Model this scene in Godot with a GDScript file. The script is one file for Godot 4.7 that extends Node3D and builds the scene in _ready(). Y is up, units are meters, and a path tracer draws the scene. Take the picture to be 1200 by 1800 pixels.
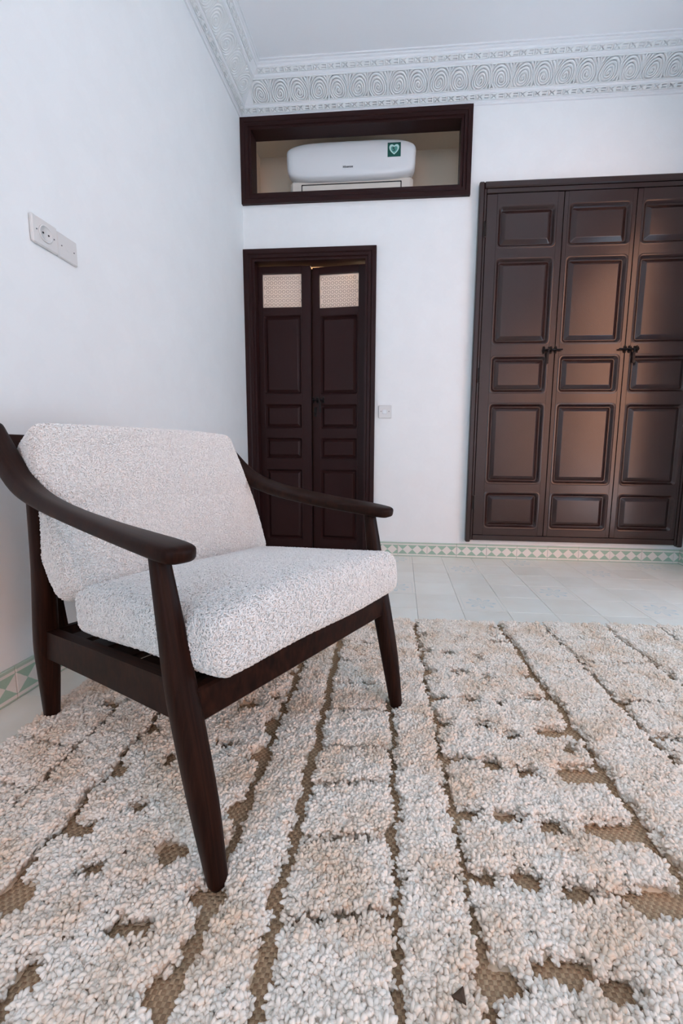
extends Node3D

const D := 2.805          # camera to the back wall
const XL := -1.054        # left wall
const XR := 1.83          # right wall
const ZN := 1.9           # wall behind the camera
const HC := 2.945         # ceiling

var rng := RandomNumberGenerator.new()
var M := {}
var taken := {}

# ---------------------------------------------------------------- helpers
func numbered(called: String) -> String:
	if not taken.has(called):
		taken[called] = 0
		return called
	taken[called] += 1
	return "%s_%03d" % [called, taken[called]]

func begin() -> SurfaceTool:
	var st := SurfaceTool.new()
	st.begin(Mesh.PRIMITIVE_TRIANGLES)
	st.set_smooth_group(-1)
	return st

# corners counter-clockwise seen from outside; Godot wants clockwise
func tri(st: SurfaceTool, a: Vector3, b: Vector3, c: Vector3) -> void:
	st.add_vertex(a); st.add_vertex(c); st.add_vertex(b)

func quad(st: SurfaceTool, a: Vector3, b: Vector3, c: Vector3, d: Vector3) -> void:
	tri(st, a, b, c); tri(st, a, c, d)

func quad_uv(st: SurfaceTool, a: Vector3, b: Vector3, c: Vector3, d: Vector3, ua: Vector2, ub: Vector2, uc: Vector2, ud: Vector2) -> void:
	for v in [[a, ua], [c, uc], [b, ub], [a, ua], [d, ud], [c, uc]]:
		st.set_uv(v[1]); st.add_vertex(v[0])

func done(st: SurfaceTool) -> ArrayMesh:
	st.generate_normals()
	return st.commit()

func put(called: String, mesh: Mesh, mat: Material, parent: Node = null) -> MeshInstance3D:
	var o := MeshInstance3D.new()
	o.mesh = mesh
	o.material_override = mat
	if parent == null:
		o.name = numbered(called)
		add_child(o)
	else:
		o.name = called
		parent.add_child(o, true)
	return o

func thing(called: String, label: String, category: String, at: Vector3, turn := 0.0, group := "") -> Node3D:
	var o := Node3D.new()
	o.name = numbered(called)
	add_child(o)
	o.position = at
	o.rotation.y = turn
	o.set_meta("label", label)
	o.set_meta("category", category)
	if group != "":
		o.set_meta("group", group)
	return o

func struct(o: Node, label: String, category: String) -> void:
	o.set_meta("kind", "structure")
	o.set_meta("label", label)
	o.set_meta("category", category)

# box from lo to hi with chamfered edges
func cbox(st: SurfaceTool, lo: Vector3, hi: Vector3, e := 0.0, xf := Transform3D.IDENTITY) -> void:
	var c := (lo + hi) * 0.5
	var s := (hi - lo) * 0.5
	if e <= 0.0:
		var k := []
		for i in 8:
			k.append(xf * (c + Vector3(s.x if i & 1 else -s.x, s.y if i & 2 else -s.y, s.z if i & 4 else -s.z)))
		for f in [[4, 5, 7, 6], [1, 0, 2, 3], [5, 1, 3, 7], [0, 4, 6, 2], [6, 7, 3, 2], [0, 1, 5, 4]]:
			quad(st, k[f[0]], k[f[1]], k[f[2]], k[f[3]])
		return
	e = minf(e, minf(s.x, minf(s.y, s.z)) * 0.9)
	var ax := [Vector3.RIGHT, Vector3.UP, Vector3.BACK]
	var P := func(sg: Vector3, face: int) -> Vector3:
		var q := Vector3(s.x, s.y, s.z)
		for j in 3:
			if j != face: q[j] -= e
		return xf * (c + q * sg)
	for f in 3:
		var u := (f + 1) % 3
		var v := (f + 2) % 3
		for g in [-1.0, 1.0]:
			var n: Vector3 = ax[f] * g
			var uu: Vector3 = ax[u] * g
			var vv: Vector3 = ax[v]
			quad(st, P.call(n - uu - vv, f), P.call(n + uu - vv, f), P.call(n + uu + vv, f), P.call(n - uu + vv, f))
	# edges
	for f in 3:
		var u := (f + 1) % 3
		var v := (f + 2) % 3
		for a in [-1.0, 1.0]:
			for b in [-1.0, 1.0]:
				var base: Vector3 = ax[u] * a + ax[v] * b
				var q := [P.call(base - ax[f], u), P.call(base + ax[f], u), P.call(base + ax[f], v), P.call(base - ax[f], v)]
				if a * b > 0: quad(st, q[3], q[2], q[1], q[0])
				else: quad(st, q[0], q[1], q[2], q[3])
	for a in [-1.0, 1.0]:
		for b in [-1.0, 1.0]:
			for d in [-1.0, 1.0]:
				var sg := Vector3(a, b, d)
				if a * b * d > 0: tri(st, P.call(sg, 0), P.call(sg, 1), P.call(sg, 2))
				else: tri(st, P.call(sg, 0), P.call(sg, 2), P.call(sg, 1))

func cboxm(lo: Vector3, hi: Vector3, e := 0.0) -> ArrayMesh:
	var st := begin()
	cbox(st, lo, hi, e)
	return done(st)

# skin through rings of equal size, closed with fans
func skin(st: SurfaceTool, rings: Array, caps := true) -> void:
	var n: int = rings[0].size()
	for i in rings.size() - 1:
		var A: Array = rings[i]
		var B: Array = rings[i + 1]
		for j in n:
			var k := (j + 1) % n
			quad(st, A[j], A[k], B[k], B[j])
	if caps:
		for side in [0, rings.size() - 1]:
			var R: Array = rings[side]
			var m := Vector3.ZERO
			for p in R: m += p
			m /= n
			for j in n:
				var k := (j + 1) % n
				if side == 0: tri(st, m, R[k], R[j])
				else: tri(st, m, R[j], R[k])

# ring of a superellipse around c with axes u, v (u x v along the way ahead)
func ring(c: Vector3, u: Vector3, v: Vector3, ru: float, rv: float, n := 16, p := 2.6) -> Array:
	var out := []
	for j in n:
		var a := TAU * j / n
		var ca := cos(a)
		var sa := sin(a)
		out.append(c + u * ru * signf(ca) * pow(absf(ca), 2.0 / p) + v * rv * signf(sa) * pow(absf(sa), 2.0 / p))
	return out

func tube(st: SurfaceTool, pts: Array, r: float, n := 8) -> void:
	var rings := []
	for i in pts.size():
		var t: Vector3 = (pts[mini(i + 1, pts.size() - 1)] - pts[maxi(i - 1, 0)]).normalized()
		var up := Vector3.UP if absf(t.y) < 0.9 else Vector3.RIGHT
		var u := up.cross(t).normalized()
		rings.append(ring(pts[i], u, t.cross(u), r, r, n, 2.0))
	skin(st, rings)

func mat(col: Color, rough := 0.6, spec := 0.5) -> StandardMaterial3D:
	var m := StandardMaterial3D.new()
	m.albedo_color = col
	m.roughness = rough
	m.metallic_specular = spec
	return m

func noise_tex(freq: float, seed_: int, size := 256, ramp: Gradient = null) -> NoiseTexture2D:
	var n := FastNoiseLite.new()
	n.seed = seed_
	n.frequency = freq
	n.fractal_octaves = 4
	var t := NoiseTexture2D.new()
	t.noise = n
	t.width = size
	t.height = size
	t.seamless = true
	if ramp: t.color_ramp = ramp
	return t

func ramp(a: Color, b: Color) -> Gradient:
	var g := Gradient.new()
	g.set_color(0, a)
	g.set_color(1, b)
	return g

func tex(img: Image) -> ImageTexture:
	return ImageTexture.create_from_image(img)

# ---------------------------------------------------------------- materials
func streaks(a: Color, b: Color, seed_: int) -> ImageTexture:
	var n := FastNoiseLite.new()
	n.seed = seed_
	n.frequency = 1.0
	n.fractal_octaves = 3
	var im := Image.create(256, 256, false, Image.FORMAT_RGB8)
	for y in 256:
		for x in 256:
			var an := TAU * y / 256.0
			var v := n.get_noise_3d(x * 0.09, cos(an) * 0.5, sin(an) * 0.5) * 0.7 + n.get_noise_3d(x * 0.35, cos(an) * 0.8 + 9.0, sin(an) * 0.8) * 0.5
			im.set_pixel(x, y, a.lerp(b, clampf(0.5 + v, 0, 1)))
	return tex(im)

func make_materials() -> void:
	var w := mat(Color(0.93, 0.935, 0.935), 0.75, 0.35)
	w.albedo_texture = noise_tex(0.012, 3, 512, ramp(Color(0.985, 0.985, 0.985), Color(1, 1, 1)))
	w.heightmap_enabled = true
	w.heightmap_texture = noise_tex(0.02, 5, 512)
	w.heightmap_scale = 0.05
	w.uv1_triplanar = true
	w.uv1_world_triplanar = true
	w.uv1_scale = Vector3(0.8, 0.8, 0.8)
	M.wall = w
	M.ceiling = mat(Color(0.965, 0.96, 0.965), 0.85, 0.3)
	M.plaster = mat(Color(0.91, 0.91, 0.915), 0.7, 0.35)
	M.carved = mat(Color(0.9, 0.9, 0.895), 0.75, 0.3)
	M.niche = mat(Color(0.95, 0.88, 0.8), 0.85, 0.3)
	M.paint = mat(Color(0.165, 0.078, 0.074), 0.4, 0.3)
	M.paint.heightmap_enabled = true
	M.paint.heightmap_texture = noise_tex(0.03, 11, 256)
	M.paint.heightmap_scale = 0.02
	M.paint.uv1_triplanar = true
	M.paint.uv1_scale = Vector3(3, 0.8, 3)
	M.enamel = mat(Color(0.165, 0.074, 0.06), 0.27, 0.57)
	M.iron = mat(Color(0.1, 0.065, 0.06), 0.45, 0.5)
	M.iron.metallic = 0.5
	var wd := mat(Color(1, 1, 1), 0.42, 0.22)
	wd.albedo_texture = streaks(Color(0.09, 0.038, 0.025), Color(0.2, 0.105, 0.068), 21)
	wd.uv1_triplanar = true
	wd.uv1_scale = Vector3(7, 7, 1.6)
	M.walnut = wd
	var wl := wd.duplicate()
	wl.uv1_scale = Vector3(7, 1.6, 7)
	M.walnut_up = wl
	var wx := wd.duplicate()
	wx.uv1_scale = Vector3(1.6, 7, 7)
	M.walnut_across = wx
	M.boucle = mat(Color(0.91, 0.89, 0.87), 0.95, 0.2)
	M.boucle_loop = mat(Color(1, 1, 1), 0.9, 0.2)
	M.boucle_loop.vertex_color_use_as_albedo = true
	M.wool = mat(Color(1, 1, 1), 0.95, 0.15)
	M.wool.vertex_color_use_as_albedo = true
	M.wool.backlight = Color(1.0, 0.96, 0.9)
	M.wool_base = mat(Color(0.91, 0.81, 0.7), 0.95, 0.15)
	# jute backing: plain weave
	var jt := Image.create(128, 128, false, Image.FORMAT_RGB8)
	var jh := Image.create(128, 128, false, Image.FORMAT_RGB8)
	for y in 128:
		for x in 128:
			var cx := x / 16.0
			var cy := y / 16.0
			var fx := cx - floorf(cx) - 0.5
			var fy := cy - floorf(cy) - 0.5
			var over := (int(cx) + int(cy)) % 2 == 0
			var h := (cos(fx * PI) * (0.65 + 0.35 * cos(fy * PI))) if over else (cos(fy * PI) * (0.65 + 0.35 * cos(fx * PI)))
			var j := rng.randf_range(-0.04, 0.04) + (0.05 if over else -0.03)
			jt.set_pixel(x, y, Color(0.74 + j * 1.5, 0.61 + j * 1.5, 0.49 + j * 1.3))
			jh.set_pixel(x, y, Color(h, h, h))
	M.jute = mat(Color(1, 1, 1), 0.9, 0.2)
	M.jute.albedo_texture = tex(jt)
	M.jute.heightmap_enabled = true
	M.jute.heightmap_texture = tex(jh)
	M.jute.heightmap_scale = 0.15
	M.jute.uv1_triplanar = true
	M.jute.uv1_scale = Vector3(22, 22, 22)
	# baseboard tile print
	var bt := Image.create(204, 98, false, Image.FORMAT_RGB8)
	var pale := Color(0.9, 0.875, 0.845)
	var green := Color(0.63, 0.73, 0.655)
	for y in 98:
		for x in 204:
			var col := pale
			if y < 9 or y > 91: col = green.lerp(pale, 0.25)
			elif y > 17 and y < 82:
				var px := fmod(x + 34.0, 68.0) - 34.0
				if absf(px) / 34.0 + absf(y - 49.5) / 32.0 > 1.0: col = green
			var n := rng.randf_range(-0.012, 0.012)
			bt.set_pixel(x, y, Color(col.r + n, col.g + n, col.b + n))
	M.skirting = mat(Color(1, 1, 1), 0.25, 0.5)
	M.skirting.albedo_texture = tex(bt)
	# floor tiles
	M.tile = []
	for k in 3:
		var t := mat(Color(1, 1, 1), 0.42, 0.5)
		t.albedo_texture = noise_tex(0.008, 40 + k, 256, ramp(Color(0.94, 0.905, 0.85).darkened(0.012 * k), Color(0.965, 0.945, 0.905).darkened(0.008 * k)))
		t.uv1_triplanar = true
		t.uv1_world_triplanar = true
		t.uv1_scale = Vector3(1.5, 1.5, 1.5)
		M.tile.append(t)
	var si := Image.create(128, 128, false, Image.FORMAT_RGB8)
	for y in 128:
		for x in 128:
			var p := Vector2(x - 63.5, y - 63.5) / 64.0
			var r := p.length()
			var an := p.angle()
			var col := Color(0.955, 0.925, 0.875)
			var petal := absf(cos(an * 4.0)) * 0.62 + 0.08
			if r < petal and r > 0.1:
				col = Color(0.845, 0.87, 0.855)
				if r < petal - 0.13: col = Color(0.93, 0.91, 0.87)
			if maxf(absf(p.x), absf(p.y)) > 0.84 and maxf(absf(p.x), absf(p.y)) < 0.88: col = Color(0.89, 0.885, 0.85)
			si.set_pixel(x, y, col)
	M.star = mat(Color(1, 1, 1), 0.42, 0.5)
	M.star.albedo_texture = tex(si)
	M.grout = mat(Color(0.66, 0.63, 0.6), 0.9, 0.2)
	M.white_plastic = mat(Color(0.88, 0.885, 0.89), 0.3, 0.5)
	M.plate = mat(Color(0.84, 0.83, 0.82), 0.35, 0.5)
	M.ac_body = mat(Color(0.86, 0.83, 0.79), 0.4, 0.5)
	M.dark = mat(Color(0.12, 0.12, 0.125), 0.6, 0.4)
	M.letter = mat(Color(0.33, 0.34, 0.36), 0.4, 0.5)
	# pressed glass in the door
	M.frost = mat(Color(0.93, 0.86, 0.8, 0.8), 0.5, 0.5)
	M.frost.transparency = BaseMaterial3D.TRANSPARENCY_ALPHA
	M.frost.backlight = Color(0.95, 0.93, 0.9)
	M.frost_ring = mat(Color(0.5, 0.46, 0.43), 0.3, 0.5)
	# sticker print
	var sk := Image.create(96, 96, false, Image.FORMAT_RGB8)
	for y in 96:
		for x in 96:
			var p := Vector2((x - 47.5) / 40.0, (52.0 - y) / 40.0)
			var col := Color(0.1, 0.33, 0.29)
			var f := pow(p.x * p.x + p.y * p.y - 0.55, 3.0) - p.x * p.x * p.y * p.y * p.y * 1.3
			var q := p * 1.5
			var g := pow(q.x * q.x + q.y * q.y - 0.55, 3.0) - q.x * q.x * q.y * q.y * q.y * 1.3
			if f < 0.0: col = Color(0.78, 0.9, 0.88)
			if g < 0.0: col = Color(0.35, 0.6, 0.56)
			# the numeral inside the heart
			if (absf(p.x + 0.08) < 0.2 and p.y > 0.42 and p.y < 0.54) or (p.x > -0.28 and p.x < -0.16 and p.y > 0.2 and p.y < 0.5) or (absf(p.x + 0.08) < 0.2 and p.y > 0.17 and p.y < 0.27) or (p.x > 0.02 and p.x < 0.14 and p.y > -0.02 and p.y < 0.24) or (absf(p.x + 0.08) < 0.2 and p.y > -0.08 and p.y < 0.02):
				col = Color(0.08, 0.16, 0.16)
			if y < 6: col = Color(0.16, 0.24, 0.24)
			sk.set_pixel(x, y, col)
	M.sticker = mat(Color(1, 1, 1), 0.4, 0.4)
	M.sticker.albedo_texture = tex(sk)

# ---------------------------------------------------------------- main
func _ready() -> void:
	rng.seed = 7
	# camera
	var cam := Camera3D.new()
	cam.name = "camera"
	add_child(cam)
	cam.transform = Transform3D(Basis(Vector3(0.99634, 0.01026, -0.08488), Vector3(-0.02089, 0.99209, -0.12374), Vector3(0.08294, 0.12506, 0.98868)).orthonormalized(), Vector3(0, 0.6773, 0))
	cam.projection = Camera3D.PROJECTION_FRUSTUM
	cam.near = 0.05
	cam.far = 200.0
	cam.size = 0.05 * 1800.0 / 724.41
	cam.frustum_offset = Vector2(-43.13, -5.79) / 724.41 * 0.05
	cam.current = true
	# sky: bright overcast daylight through the opening in the right wall
	var env := Environment.new()
	env.background_mode = Environment.BG_SKY
	var sky := Sky.new()
	var ps := ProceduralSkyMaterial.new()
	ps.sky_top_color = Color(0.76, 0.885, 1.0)
	ps.sky_horizon_color = Color(0.83, 0.93, 1.0)
	ps.ground_bottom_color = Color(0.9, 0.91, 0.93)
	ps.ground_horizon_color = Color(0.88, 0.93, 0.98)
	ps.sky_energy_multiplier = 1.0
	sky.sky_material = ps
	env.sky = sky
	env.ambient_light_source = Environment.AMBIENT_SOURCE_DISABLED
	env.background_energy_multiplier = 4.0
	env.tonemap_mode = Environment.TONE_MAPPER_LINEAR
	env.tonemap_exposure = 0.66
	env.sdfgi_enabled = true
	env.ssao_enabled = true
	env.ssil_enabled = true
	var we := WorldEnvironment.new()
	we.name = "world_environment"
	we.environment = env
	add_child(we)

	# sun: stands behind the wardrobe wall, so it lights the yard and the house across it, not the room
	var sun := DirectionalLight3D.new()
	sun.name = "sun"
	sun.light_color = Color(1.0, 0.98, 0.95)
	sun.light_energy = 13.0
	sun.light_angular_distance = 0.5
	sun.sky_mode = DirectionalLight3D.SKY_MODE_LIGHT_ONLY
	sun.shadow_enabled = true
	add_child(sun)
	sun.look_at_from_position(Vector3(0, 10, 0), Vector3(0.2, 9.25, 0.6))

	make_materials()
	build_shell()
	build_yard()
	build_floor()
	build_skirting()
	build_cornice()
	build_door()
	build_transom()
	build_wardrobe()
	build_chair()
	build_rug()
	build_air_conditioner()
	build_plates()
	build_debris()

# ---------------------------------------------------------------- shell
const WIN_Y0 := 0.05
const WIN_Y1 := 2.55
const RW0 := -0.95
const RW1 := 0.7
const RWY := 2.5
const SIDE_WINDOWS := [[-2.1, -0.6], [0.2, 1.8]]

func build_shell() -> void:
	var z0 := -D - 0.12
	var st := begin()
	cbox(st, Vector3(-0.215, -0.1, z0), Vector3(XR + 0.12, 2.31, -D))
	cbox(st, Vector3(XL - 0.12, -0.1, z0), Vector3(-1.02, 2.31, -D))
	cbox(st, Vector3(-1.02, 1.965, z0), Vector3(-0.215, 2.31, -D))
	cbox(st, Vector3(XL - 0.12, 2.31, z0), Vector3(-1.02, 2.745, -D))
	cbox(st, Vector3(0.345, 2.31, z0), Vector3(XR + 0.12, 2.745, -D))
	cbox(st, Vector3(XL - 0.12, 2.745, z0), Vector3(XR + 0.12, HC + 0.1, -D))
	struct(put("wall_back", done(st), M.wall), "white plastered wall with the double door and the wardrobe", "wall")
	struct(put("wall_left", cboxm(Vector3(XL - 0.12, -0.1, -D), Vector3(XL, HC + 0.1, ZN)), M.wall), "white plastered wall behind the armchair with two socket plates", "wall")
	st = begin()
	var from := -D
	for w in SIDE_WINDOWS:
		cbox(st, Vector3(XR, -0.1, from), Vector3(XR + 0.12, HC + 0.1, w[0]))
		cbox(st, Vector3(XR, -0.1, w[0]), Vector3(XR + 0.12, WIN_Y0, w[1]))
		cbox(st, Vector3(XR, WIN_Y1, w[0]), Vector3(XR + 0.12, HC + 0.1, w[1]))
		from = w[1]
	cbox(st, Vector3(XR, -0.1, from), Vector3(XR + 0.12, HC + 0.1, ZN))
	struct(put("wall_right", done(st), M.wall), "white plastered wall beside the wardrobe with two tall windows", "wall")
	st = begin()
	cbox(st, Vector3(XL - 0.12, -0.1, ZN), Vector3(RW0, HC + 0.1, ZN + 0.12))
	cbox(st, Vector3(RW1, -0.1, ZN), Vector3(XR + 0.12, HC + 0.1, ZN + 0.12))
	cbox(st, Vector3(RW0, -0.1, ZN), Vector3(RW1, WIN_Y0, ZN + 0.12))
	cbox(st, Vector3(RW0, RWY, ZN), Vector3(RW1, HC + 0.1, ZN + 0.12))
	struct(put("wall_front", done(st), M.wall), "white plastered wall facing the wardrobe wall", "wall")
	struct(put("ceiling", cboxm(Vector3(XL, HC, -D), Vector3(XR, HC + 0.1, ZN)), M.ceiling), "plain pale grey ceiling inside the carved cornice", "ceiling")
	# tall windows: painted frames in the openings
	for k in 2:
		var w: Array = SIDE_WINDOWS[k]
		st = begin()
		for z in [w[0], w[1] - 0.05]:
			cbox(st, Vector3(XR + 0.02, WIN_Y0, z), Vector3(XR + 0.1, WIN_Y1, z + 0.05), 0.004)
		for y in [WIN_Y0, WIN_Y1 - 0.05]:
			cbox(st, Vector3(XR + 0.02, y, w[0]), Vector3(XR + 0.1, y + 0.05, w[1]), 0.004)
		struct(put("window_%d" % [1 if k == 0 else 4], done(st), M.paint), ["maroon painted frame of the tall window beside the wardrobe", "maroon painted frame of the second tall window along the rug"][k], "window")
	st = begin()
	for x in [RW0, RW1 - 0.05]:
		cbox(st, Vector3(x, WIN_Y0, ZN + 0.02), Vector3(x + 0.05, RWY, ZN + 0.1), 0.004)
	for y in [WIN_Y0, RWY - 0.05]:
		cbox(st, Vector3(RW0, y, ZN + 0.02), Vector3(RW1, y + 0.05, ZN + 0.1), 0.004)
	struct(put("window_3", done(st), M.paint), "maroon painted frame of the tall window facing the wardrobe", "window")

# what the windows look out on: a pale paved yard and a terracotta house, mirrored by the wardrobe doors
func build_yard() -> void:
	var y := put("ground_outside", cboxm(Vector3(-14, -0.4, -14), Vector3(16, -0.15, 16)), mat(Color(0.645, 0.715, 0.78), 0.9, 0.3))
	struct(y, "pale paved yard outside the windows", "ground")
	var st := begin()
	cbox(st, Vector3(2.3, -0.15, 5.0), Vector3(9.5, 6.0, 9.0), 0.05)
	var h := put("wall_outside", done(st), mat(Color(0.87, 0.64, 0.53), 0.9, 0.3))
	struct(h, "sunlit terracotta house across the yard", "building")

func build_floor() -> void:
	var st := begin()
	cbox(st, Vector3(XL, -0.1, -D), Vector3(XR, -0.004, ZN))
	cbox(st, Vector3(XL, -0.05, 0.0), Vector3(XR, 0.0, ZN))
	var f := put("floor", done(st), M.grout)
	struct(f, "pale cream tiled floor with scattered blue star tiles", "floor")
	var x0 := 0.085
	var ts := begin()
	cbox(ts, Vector3(-0.0992, -0.012, -0.0992), Vector3(0.0992, 0.0, 0.0992), 0.0012)
	var plain := done(ts)
	ts = begin()
	var e := 0.0992
	cbox(ts, Vector3(-e, -0.012, -e), Vector3(e, -0.0002, e), 0.0012)
	var under := done(ts)
	ts = begin()
	quad_uv(ts, Vector3(-e, 0, e), Vector3(e, 0, e), Vector3(e, 0, -e), Vector3(-e, 0, -e), Vector2(0, 1), Vector2(1, 1), Vector2(1, 0), Vector2(0, 0))
	for s in [[Vector3(-e, 0, e), Vector3(e, 0, e)], [Vector3(e, 0, e), Vector3(e, 0, -e)], [Vector3(e, 0, -e), Vector3(-e, 0, -e)], [Vector3(-e, 0, -e), Vector3(-e, 0, e)]]:
		quad_uv(ts, s[0] + Vector3(0, -0.012, 0), s[1] + Vector3(0, -0.012, 0), s[1], s[0], Vector2(0, 0), Vector2(0, 0), Vector2(0, 0), Vector2(0, 0))
	var star := done(ts)
	for r in 15:
		for c in range(-6, 9):
			var cx := x0 + 0.2 * c + 0.1
			var cz := -D + 0.2 * r + 0.1
			var w := 1.0
			if c == -6: # cut tile along the left wall
				w = (x0 - 1.0 - XL) / 0.2
				cx = (XL + x0 - 1.0) * 0.5
			if c == 8:
				w = (XR - (x0 + 1.6)) / 0.2
				cx = (XR + x0 + 1.6) * 0.5
			if r > 6 and c > -4: continue   # under the rug
			if w < 0.03: continue
			var is_star := ((r % 3 == 1 and posmod(c, 4) == 1) or (r % 3 == 0 and posmod(c, 4) == 3)) and w > 0.9
			var o := put("floor_tile", star if is_star else plain, M.star if is_star else M.tile[(c * 7 + r * 5 + 99) % 3], f)
			o.position = Vector3(cx, rng.randf_range(-0.0004, 0.0004), cz)
			o.scale.x = w
			if is_star: o.set_meta("label", "cream tile with a pale blue star")

func build_skirting() -> void:
	var h := 0.096
	var t := 0.009
	var make := func(w: float) -> ArrayMesh:
		var st := begin()
		var x := w / 2.0 - 0.0006
		var u := w / 0.2
		var b := 0.0018
		var F := [Vector3(-x + b, b, t), Vector3(x - b, b, t), Vector3(x - b, h - b, t), Vector3(-x + b, h - b, t)]
		var B := [Vector3(-x, 0, t - b), Vector3(x, 0, t - b), Vector3(x, h, t - b), Vector3(-x, h, t - b)]
		var W := [Vector3(-x, 0, 0), Vector3(x, 0, 0), Vector3(x, h, 0), Vector3(-x, h, 0)]
		var uv := [Vector2(0.01, 0.99), Vector2(u * 0.99, 0.99), Vector2(u * 0.99, 0.01), Vector2(0.01, 0.01)]
		quad_uv(st, F[0], F[1], F[2], F[3], uv[0], uv[1], uv[2], uv[3])
		for k in 4:
			var j := (k + 1) % 4
			quad_uv(st, B[k], B[j], F[j], F[k], uv[k], uv[j], uv[j], uv[k])
			quad_uv(st, W[k], W[j], B[j], B[k], uv[k], uv[j], uv[j], uv[k])
		return done(st)
	var full: ArrayMesh = make.call(0.2)
	var run := func(called: String, label: String, from: Vector3, dir: Vector3, turn: float, first: float, length: float) -> void:
		var o := Node3D.new()
		o.name = called
		add_child(o)
		struct(o, label, "baseboard")
		var at := 0.0
		var w := first
		while at < length - 0.002:
			w = minf(w, length - at)
			var p := put("skirting_tile", full if absf(w - 0.2) < 0.001 else make.call(w), M.skirting, o)
			p.position = from + dir * (at + w / 2.0)
			p.rotation.y = turn
			at += w
			w = 0.2
	run.call("baseboard_back", "pale green diamond skirting tiles below the wardrobe", Vector3(-0.184, 0, -D), Vector3.RIGHT, 0.0, 0.171, XR + 0.184 - 0.0095)
	run.call("baseboard_left", "green and cream diamond skirting tiles behind the armchair", Vector3(XL, 0, -D + 0.05), Vector3.BACK, PI / 2, 0.171, 3.0)
	run.call("baseboard_right", "green diamond skirting tiles beside the wardrobe corner", Vector3(XR, 0, -D), Vector3.BACK, -PI / 2, 0.2, 0.7)

# ---------------------------------------------------------------- cornice
func motif_height(u: float, v: float) -> float:
	# u, v in -1..1: a curled, feather-like leaf in concentric ridges with a dot at its eye
	var edge := minf(1.0 - absf(u), 1.0 - absf(v))
	var p := Vector2(u + 0.12 * (v + 0.4), v * 0.86 + 0.28)
	p.y *= 0.85 if p.y > 0.0 else 1.25
	var r := p.length()
	var h := 0.0
	if r < 1.0:
		h = 0.5 + 0.5 * cos(TAU * (r * 5.0 - p.angle() / TAU + 0.25))
		if r < 0.14: h = 1.0 if r < 0.1 else 0.0
	else:
		h = 0.5 + 0.5 * cos((u * 2.2 + (0.8 if u > 0 else -0.8) * v * v) * 9.0)
	h = smoothstep(0.25, 0.75, h)
	if edge < 0.07: h = 0.85
	elif edge < 0.12: h = 0.0
	return h

func cross_height(u: float, v: float) -> float:
	# u 0..1 along, v -1..1 across: an X cut, then two dashes
	var d := 1.0
	if u < 0.5:
		var x := (u - 0.25) / 0.18
		if absf(x) < 1.0 and absf(v) < 0.75:
			if absf(absf(x) - absf(v) / 0.75) < 0.28: d = 0.0
	else:
		var x := (u - 0.75) / 0.16
		if absf(x) < 1.0 and absf(absf(v) - 0.45) < 0.2: d = 0.0
	return d

func relief(nu: int, nv: int, length: float, width: float, amp: float, f: Callable) -> ArrayMesh:
	# a slab in the xy plane, raised towards +z
	var st := begin()
	st.set_smooth_group(0)
	var H := []
	for j in nv + 1:
		for i in nu + 1:
			var edge := i == 0 or j == 0 or i == nu or j == nv
			H.append(Vector3((float(i) / nu - 0.5) * length, (float(j) / nv - 0.5) * width, -0.0015 if edge else amp * f.call(float(i) / nu, float(j) / nv)))
	for j in nv:
		for i in nu:
			var k := j * (nu + 1) + i
			quad(st, H[k], H[k + 1], H[k + nu + 2], H[k + nu + 1])
	return done(st)

const CORNICE := [[0.0, 2.776], [0.008, 2.777], [0.012, 2.782], [0.011, 2.787], [0.0165, 2.790], [0.0175, 2.794], [0.0375, 2.8115], [0.042, 2.8125], [0.0465, 2.8165], [0.048, 2.8205], [0.131, 2.8925], [0.1345, 2.8935], [0.14, 2.897], [0.145, 2.9035], [0.166, 2.9220], [0.170, 2.9225], [0.174, 2.928], [0.1735, 2.931], [0.182, 2.934], [0.1835, 2.938], [0.193, 2.939], [0.193, 2.946], [0.0, 2.946]]

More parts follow.
